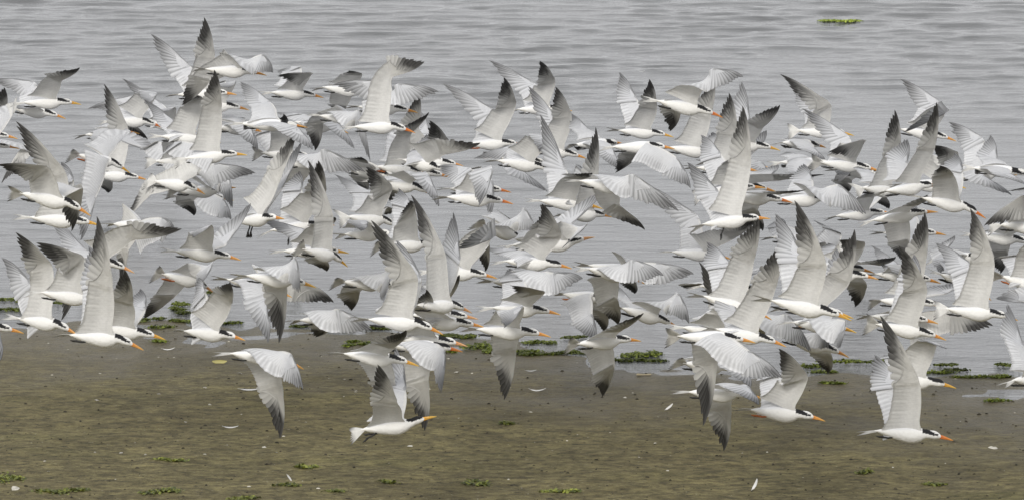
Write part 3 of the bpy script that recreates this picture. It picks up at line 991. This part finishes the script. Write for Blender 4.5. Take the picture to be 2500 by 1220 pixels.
def make_tern(rec, idx):
    bx, by, tx, ty, Lp, near, far, opts, label = rec
    o = opts.split()
    proj = math.hypot(bx - tx, by - ty)
    if not Lp:
        Lp = body_length((by + ty) / 2)
    depth = FPX * BL / Lp
    mid = at((bx + tx) / 2, (by + ty) / 2, depth)
    ysign = 1 if 'y1' in o else (-1 if 'y0' in o else (1 if idx % 2 else -1))
    q = min(1.0, proj / Lp)
    if q > 0.93:
        q = 1.0
    right = ROT @ Vector(((bx - tx) / proj, -(by - ty) / proj, 0))
    X = (right * q + TOCAM * ysign * math.sqrt(max(0, 1 - q * q))).normalized()
    Z = (UPCAM - X * UPCAM.dot(X)).normalized()
    for k in o:
        if k[0] == 'r' and k[1:].lstrip('-').isdigit():
            Z = Matrix.Rotation(R(float(k[1:])), 3, X) @ Z
    Y = Z.cross(X)
    M = Matrix((X, Y, Z)).transposed()
    head = 'u' if 'hu' in o else ('d' if 'hd' in o else 'l')
    # bill and tail tips lie on the axis, the trunk a little above it
    root = link('tern', None)
    root.rotation_mode = 'QUATERNION'
    root.rotation_quaternion = M.to_quaternion()
    root.location = mid + Z * 0.010
    root.empty_display_size = 0.05
    tag(root, label, 'bird', FLOCK)
    link('body', BODY['f' if 'cf' in o else 'b', head], root)
    bc = {'by': 'y', 'br': 'r', 'bp': 'p'}
    col = next((bc[k] for k in o if k in bc), 'o')
    link('bill', BILL[col, head], root)
    link('crest', CREST[head], root)
    for s in (-1, 1):
        link('eye', EYE[s, head], root)
        lg = link('leg', LEG[s, 'ld' in o or ('lt' in o and s < 0), 'fo' in o], root)
        if 'lt' in o and s < 0:                     # one foot trailing out behind
            pv = Vector((-0.06 * BL, -0.022 * BL, -0.045 * BL))
            lg.matrix_local = Matrix.Translation(pv + Vector((-0.09 * BL, 0, 0))) @ Matrix.Rotation(R(42), 4, 'Y') @ Matrix.Translation(-pv)
    tl = link('tail', TAIL['tf' in o], root)
    rr = random.Random(idx)
    piv = Vector((-0.262 * BL, 0, 0.006 * BL))
    rot = Matrix.Rotation(R(rr.choice((-1, 1)) * rr.uniform(25, 55)) if 'tf' in o else R(rr.choice((-1, 1)) * rr.uniform(10, 38)), 4, 'X') @ Matrix.Rotation(R(rr.uniform(-12, 6)), 4, 'Y')
    tl.matrix_local = Matrix.Translation(piv) @ rot @ Matrix.Translation(-piv)
    Mi = M.inverted()
    for side, w in ((-1, near), (1, far)):
        sh = Vector((0.125, 0.040 * side, 0.030)) * BL
        shw = M @ sh + root.location
        base_sign = 1 if side < 0 else -1
        s1 = base_sign * (w[4] if len(w) > 4 else 1)
        s2 = base_sign * (w[5] if len(w) > 5 else 1)
        W = reach(shw, w[0], w[1], ARM, s1)
        Tp = reach(W, w[2], w[3], HAND, s2)
        loc = [np.array(Mi @ (p - root.location)) for p in (shw, W, Tp)]
        P, Q, F, prim = wing_geometry(*loc, side, rr.uniform(-0.03, 0.03), ('nd' if side < 0 else 'fd') in o)
        wo_ = link('wing', new_mesh('tern_wing', P, F, M_wing, Q), root)
        droop = rr.choice((0, 1, 3, 3)) if w[3] < w[1] - 40 else rr.choice((0, 1, 2, 2, 3))
        for k, flip, m in prim:
            f = link('primary_feather', PRIM[k, flip, droop], wo_)
            f.matrix_local = m
    return root


for i, rec in enumerate(T):
    make_tern(rec, i)

# ------------------------------------------------------------------ things lying on the mud
USED = {}


def place(px, py):
    """Where on the flat something lies, in words."""
    h = ('at the far left', 'at left', 'left of the middle', 'near the middle', 'right of the middle', 'at right', 'at the far right')[min(6, max(0, int(px / 357.2)))]
    d = py - shore_y(px)
    v = ('in the shallows well out from the mud' if d < -45 else 'in the shallows' if d < -12 else 'right at the water line' if d < 14 else
         'just below the water line' if d < 60 else 'on the upper mud' if d < 150 else 'on the open mud' if d < 250 else 'on the lowest mud')
    return v + ' ' + h


def own_label(kinds, px, py):
    for k in kinds:
        t = k + ' ' + place(px, py)
        if t not in USED:
            USED[t] = 1
            return t
    return t


def on_mud(px, py):
    z = 0.0
    for _ in range(5):
        p = ground(px, py, z)
        z = max(float(mud_z(p.x, p.y)), 0.0)
    return Vector((p.x, p.y, z))


M_shell = attr_material('bleached_shell', 0.55, 0.35, 0.0, 0.15, 60)
M_weed = attr_material('seaweed', 0.42, 0.45, 0.25, 0.3, 40)
M_stone = attr_material('mud_pellets', 0.8, 0.25, 0.0, 0.3, 30)


def shell_mesh(seed):
    r = random.Random(seed)
    P, F, Q = [], [], []
    nr, na = 5, 13
    for i in range(nr):
        q = i / (nr - 1)
        for j in range(na):
            a = R(-75 + 150 * j / (na - 1))
            rib = 1 + 0.05 * (-1) ** j * q
            rad = q * rib * (1 - 0.12 * (a / 1.3) ** 2)
            P.append((rad * math.cos(a) - 0.4, rad * math.sin(a) * 0.95, 0.30 * math.sin(math.pi * min(1, 0.12 + q * 0.88)) * (1 + 0.04 * (-1) ** j) + 0.02))
            Q.append(np.array((0.66, 0.63, 0.55)) * (0.82 + 0.18 * math.sin(q * 14)) * r.uniform(0.92, 1.05))
    F = [f for f in grid_faces(nr, na)]
    return new_mesh('shell_mesh', P, F, M_shell, Q)


def loose_feather_mesh(seed, curl):
    r = random.Random(seed)
    ts = (0, 0.12, 0.25, 0.45, 0.65, 0.82, 0.94, 1.0)

    def half(t):
        if t < 0.13:
            return 0.016, 0.016
        k = math.sin(math.pi * min(1, 0.12 + (t - 0.12) * 0.95)) ** 0.6
        return 0.13 * k, 0.10 * k
    tone = r.uniform(0.68, 0.85)

    def col(t, s):
        return WHITE * tone * (0.9 if s else 1.05)
    P, Q, F = blade(ts, half, 0.012, col, col)
    P = [(x - 0.5, y + curl * (x - 0.4) ** 2, z + 0.10 * (2 * x - 1) ** 2 + 0.02) for x, y, z in P]
    return new_mesh('loose_feather', P, F, M_shell, Q)


SHELLS = [shell_mesh(k) for k in range(4)]
FEATHERS = [loose_feather_mesh(k, c) for k, c in enumerate((0.5, -0.5, 0.1, 0.0))]

# pixel column, row, width in pixels
for i, (px, py, w) in enumerate([(244, 911, 9), (166, 853, 9), (235, 977, 19), (500, 946, 14), (586, 911, 15), (512, 987, 13), (118, 837, 8), (428, 825, 9),
                                 (1115, 909, 18), (1001, 1089, 21), (1526, 970, 14), (803, 923, 7), (868, 957, 8), (747, 1030, 8), (675, 1105, 13),
                                 (645, 1091, 14), (36, 1193, 36), (2425, 1094, 28), (452, 1030, 14), (1545, 958, 7), (295, 1105, 12), (840, 967, 9),
                                 (590, 1011, 10), (2240, 1038, 14), (387, 871, 6), (425, 872, 7), (118, 1150, 9), (1245, 945, 7), (1120, 1020, 7),
                                 (2345, 1028, 9), (1630, 1148, 9), (330, 1080, 6), (1560, 1115, 7), (950, 1130, 6), (2180, 1140, 8), (1410, 1060, 6)]):
    g = on_mud(px, py)
    o = link('shell', SHELLS[i % 4])
    s = w * (g - CAM).length / FPX * 0.55
    o.location = g
    o.scale = (s, s, s)
    o.rotation_euler = (R(random.uniform(-12, 12)), R(random.uniform(-12, 12)), random.uniform(0, 6.28))
    big = {(36, 1193): 'largest white shell, on the mud in the lower left corner', (1001, 1089): 'round white shell on the mud below the lowest capped tern',
           (2425, 1094): 'pale flat shell on the mud near the lower right corner', (235, 977): 'white shell alone on the mud at left below the big blurred tern'}
    tag(o, big.get((px, py)) or own_label((('small white shell', 'tiny white shell fragment', 'cream shell chip', 'white shell speck') if w < 10 else ('white shell', 'larger white shell', 'pale broken shell', 'chipped whitish shell')), px, py), 'shell', 'white shells scattered on the mud')

for i, (px, py, w, ang, lab) in enumerate([
        (410, 853, 34, 4, 'white feather lying flat on the mud just below the shoreline at left'),
        (606, 951, 52, 6, 'long curled white feather on the mud left of the lowered dark wing tip'),
        (562, 1043, 40, 0, 'flat white feather on the mud at left, below the curled one'),
        (1633, 1002, 26, 38, 'white feather on the mud at right, left of the hanging dusky wing'),
        (1311, 953, 42, -6, 'grey feather on the mud right of the narrow hanging wing'),
        (706, 1172, 24, -50, 'upturned white feather at the bottom edge of the mud, left of middle'),
        (1843, 1195, 34, 62, 'tall tilted white feather at the bottom right of the mud'),
        (1295, 905, 30, 3, 'thin white feather on the mud just below the green seaweed at middle')]):
    g = on_mud(px, py)
    o = link('fallen_feather', FEATHERS[i % 4])
    s = w * (g - CAM).length / FPX
    up = abs(ang) > 30
    o.location = g + Vector((0, 0, 0.35 * s * (1 if up else 0)))
    o.scale = (s, s, s)
    o.rotation_euler = (R(50) if up else R(8), R(-ang) if up else 0, R(ang if not up else 5))
    tag(o, lab, 'feather', 'loose feathers on the mud')

g = on_mud(1566, 176)
o = link('floating_feather', FEATHERS[2])
o.location = ground(1566, 176, 0.012)
o.scale = (0.05, 0.05, 0.07)
tag(o, 'white feather floating alone on the water above the flock', 'feather')

# a yellow leaf and a bleached stick
P, Q, F = blade((0, 0.1, 0.3, 0.55, 0.8, 0.95, 1.0), lambda t: (0.20 * math.sin(math.pi * (0.05 + 0.92 * t)) ** 0.8,) * 2, 0.01,
                lambda t, s: (0.42, 0.36, 0.10) if s else (0.52, 0.47, 0.20), lambda t, s: (0.36, 0.30, 0.10))
P = [(x - 0.5, y, z + 0.25 * y * y * 4 + 0.12 * (2 * x - 1) ** 2 + 0.03) for x, y, z in P]
g = on_mud(536, 885)
o = link('fallen_leaf', new_mesh('fallen_leaf', P, F, M_shell, Q))
o.scale = (0.075, 0.10, 0.075)
o.location = g
o.rotation_euler = (R(25), 0, R(4))
tag(o, 'yellow leaf lying on the mud at left under a dark tail', 'leaf')
P, F, Q = tube_mesh('stick', [(-0.5, 0, 0.05), (-0.42, 0.01, 0.07), (0, 0.02, 0.06), (0.42, -0.01, 0.08), (0.5, -0.02, 0.07)],
                    [0.05, 0.085, 0.045, 0.06, 0.04], M_shell, 8, [(0.40, 0.34, 0.22)] * 5)
g = on_mud(1572, 916)
o = link('driftwood_stick', new_mesh('driftwood_stick', P, F, M_shell, Q))
o.scale = (0.075, 0.075, 0.075)
o.location = g
tag(o, 'short bleached stick on the mud below the green seaweed at right of middle', 'stick')


def weed_mesh(wm, dm, hm, n, tone, seed):
    """A mat of crumpled green blades: wm wide, dm deep, hm high (metres)."""
    r = random.Random(seed)
    P, F, Q = [], [], []
    k = 3 + int(wm / 0.10)
    cs = [((-0.42 + 0.84 * (q + r.uniform(0.2, 0.8)) / k) * wm, r.uniform(-0.35, 0.35) * dm, r.uniform(0.5, 1.0)) for q in range(k)]
    for i in range(n):
        cx, cy, w = r.choice(cs)
        sg = 0.30 * wm / k + 0.006
        x, y = r.gauss(cx, sg), r.gauss(cy, 0.16 * dm)
        z = abs(r.gauss(0, 0.45)) * hm * w * math.exp(-(abs(x - cx) / (sg * 1.6)) ** 2)
        s = r.uniform(0.0035, 0.009)
        a, ti = r.uniform(0, 6.28), r.uniform(-1.0, 1.0)
        u = Vector((math.cos(a), math.sin(a), ti * 0.6)) * s
        v = Vector((-math.sin(a), math.cos(a), r.uniform(-0.8, 0.8))) * s * r.uniform(0.5, 1.0)
        c = Vector((x, y, z + 0.004))
        b0 = len(P)
        mid = Vector((0, 0, s * r.uniform(-0.4, 0.5)))
        P += [c - u - v, c + u - v * 0.7, c + u * 0.9 + v, c - u * 0.8 + v, c + mid]
        F += [(b0, b0 + 1, b0 + 4), (b0 + 1, b0 + 2, b0 + 4), (b0 + 2, b0 + 3, b0 + 4), (b0 + 3, b0, b0 + 4)]
        g = r.random()
        col = np.array((0.055, 0.075, 0.018)) * (1 - g) + np.array((0.21, 0.25, 0.028)) * g
        col = col * tone
        Q += [col * r.uniform(0.8, 1.2)] * 5
    return new_mesh('seaweed_clump', P, F, M_weed, Q, smooth=False)


WEED = [  # column, row, width px, height px, brightness, label (None: one of the thin scraps)
    (30, 728, 75, 12, 1.0, 'upper green seaweed mat at the left edge behind the terns'), (40, 752, 120, 10, 0.7, 'lower dark seaweed mat at the left edge behind the terns'),
    (140, 738, 45, 10, 0.6, None), (440, 737, 42, 14, 1.1, 'leafy seaweed clump in the shallows behind the left terns'), (432, 751, 34, 10, 0.7, None), (447, 760, 36, 9, 0.5, None),
    (340, 779, 44, 16, 0.8, 'dark seaweed clump beside the long yellow-orange bill at left'), (388, 778, 26, 5, 0.7, None), (446, 781, 60, 8, 0.9, None),
    (396, 796, 56, 10, 0.8, None), (388, 832, 30, 3, 1.5, None), (510, 713, 18, 6, 0.9, None), (718, 712, 26, 10, 1.0, None), (736, 796, 40, 6, 0.6, None),
    (568, 788, 50, 4, 0.7, None), (832, 800, 60, 9, 0.6, None), (922, 799, 60, 10, 0.9, None), (862, 832, 24, 6, 1.3, None), (851, 842, 22, 5, 1.3, None),
    (900, 838, 40, 5, 0.9, None), (1095, 816, 44, 10, 0.9, None), (1120, 818, 90, 14, 0.8, None),
    (1182, 840, 120, 26, 1.0, 'largest seaweed mat, dark green, at the water\'s edge under the middle terns'), (1215, 853, 60, 12, 1.25, None), (1100, 857, 30, 4, 1.3, None),
    (1315, 832, 86, 12, 1.0, 'seaweed strip right of the narrow hanging wing at the water\'s edge'), (1280, 856, 90, 8, 0.8, None), (1330, 862, 150, 8, 0.55, None), (1402, 820, 56, 9, 0.8, None),
    (1410, 858, 90, 9, 0.7, None), (1568, 859, 104, 22, 1.25, 'bright green seaweed mound at the shore right of the middle terns'), (1560, 877, 160, 10, 0.6, None),
    (1985, 890, 66, 12, 0.8, None), (2070, 881, 150, 8, 1.0, 'long green seaweed line along the shore at right'), (2165, 878, 46, 16, 1.1, None), (2012, 908, 60, 3, 0.9, None),
    (2030, 933, 54, 5, 1.0, None), (2240, 888, 40, 6, 0.8, None), (2310, 890, 50, 6, 0.8, None), (2285, 908, 70, 8, 1.0, None), (2390, 917, 150, 8, 1.0, 'green seaweed line on the far right shore behind the capped tern'),
    (2330, 901, 60, 9, 0.4, None), (2455, 888, 44, 10, 1.0, None), (2445, 918, 36, 6, 0.8, None), (2435, 977, 46, 5, 1.2, None),
    (22, 1162, 64, 20, 1.15, 'bright seaweed clump at the lower left edge of the mud'), (150, 1196, 136, 12, 0.8, 'long dark seaweed strand along the bottom left of the mud'),
    (392, 1196, 96, 14, 1.0, 'spread seaweed clump at the bottom of the mud left of middle'), (420, 1121, 92, 7, 1.3, 'pale green seaweed smear on the mud at lower left'),
    (1166, 1172, 64, 16, 1.0, 'compact green seaweed tuft on the mud below the middle terns'), (592, 1215, 60, 12, 1.0, 'seaweed tuft cut by the bottom edge left of middle'),
    (745, 1138, 52, 8, 1.2, None), (1365, 1199, 120, 5, 1.3, None), (2110, 1152, 40, 5, 0.9, None), (2285, 1182, 50, 6, 0.9, None), (700, 1182, 60, 7, 0.7, None),
    (945, 1175, 36, 4, 1.0, None), (822, 1196, 42, 6, 0.9, None), (1240, 1033, 40, 5, 0.9, None),
    (2055, 48, 112, 13, 1.25, 'bright green patch of floating weed at the top right of the water')]
for i, (px, py, w, hh, tone, lab) in enumerate(WEED):
    water_line = shore_y(px)
    g = on_mud(px, py + hh * 0.35) if py > water_line - 25 else ground(px, py + hh * 0.35, 0.004)
    k = (g - CAM).length / FPX
    wm = w * k
    dm = max(0.06, hh * k * (4.0 if py < 1000 else 5.0))
    n = int(min(1500, 120 + 3200 * wm * (0.4 + dm)) * (1 if py < 1000 else 0.55))
    o = link('seaweed_clump', weed_mesh(wm, dm, max(0.008, hh * k * (0.10 if py < 100 else 0.28 if py < 1000 else 0.10)), n, np.array((tone, tone, tone)) * np.array((1.15, 1.05, 1.6) if py > 1000 else (1.0, 1.0, 1.0)) * (1.9 if py < 100 else 1.0), 100 + i))
    o.location = g
    tag(o, lab or own_label({0: ('dark seaweed scrap', 'dark thin seaweed strand', 'blackish green seaweed tatter', 'dark ragged seaweed'), 1: ('green seaweed scrap', 'crinkled green seaweed', 'leafy green seaweed', 'thin green seaweed strand', 'small green seaweed tuft', 'low green seaweed wisp'),
                               2: ('pale green seaweed smear', 'bright green seaweed bit', 'yellowish green seaweed film')}[0 if tone < 0.75 else 1 if tone < 1.15 else 2], px, py), 'seaweed', 'green seaweed washed along the shore')

# dark pellets and pale grit strewn over the mud: nobody could count them
P, F, Q = [], [], []
r = random.Random(11)
CUBE = [(-1, -1, 0), (1, -1, 0), (1, 1, 0), (-1, 1, 0), (-0.5, -0.4, 1), (0.5, -0.5, 0.8), (0.4, 0.5, 1), (-0.4, 0.5, 0.9)]
CF = [(0, 1, 5, 4), (1, 2, 6, 5), (2, 3, 7, 6), (3, 0, 4, 7), (4, 5, 6, 7)]
for i in range(2600):
    px = r.uniform(-150, 2650)
    py = r.uniform(shore_y(px) - 6, 1290)
    p = ground(px, py)
    z = float(mud_z(p.x, p.y))
    if z < -0.002:
        continue
    s = 0.0016 + 0.0050 * r.random() ** 5
    a = r.uniform(0, 6.28)
    pale = r.random() < 0.10
    c = np.array((0.55, 0.52, 0.44)) * r.uniform(0.5, 1.1) if pale else np.array((0.035, 0.030, 0.020)) * r.uniform(0.6, 1.8)
    b0 = len(P)
    st = r.uniform(0.8, 1.9)
    for (x, y, zz) in CUBE:
        x, y = x * s * st, y * s
        P.append((p.x + x * math.cos(a) - y * math.sin(a), p.y + x * math.sin(a) + y * math.cos(a), z + zz * s * (0.8 if pale else 1.1) - 0.0008))
        Q.append(c)
    F += [tuple(b0 + q for q in f) for f in CF]
o = link('mud_pellets', new_mesh('mud_pellets', P, F, M_stone, Q, smooth=False), kind='stuff')
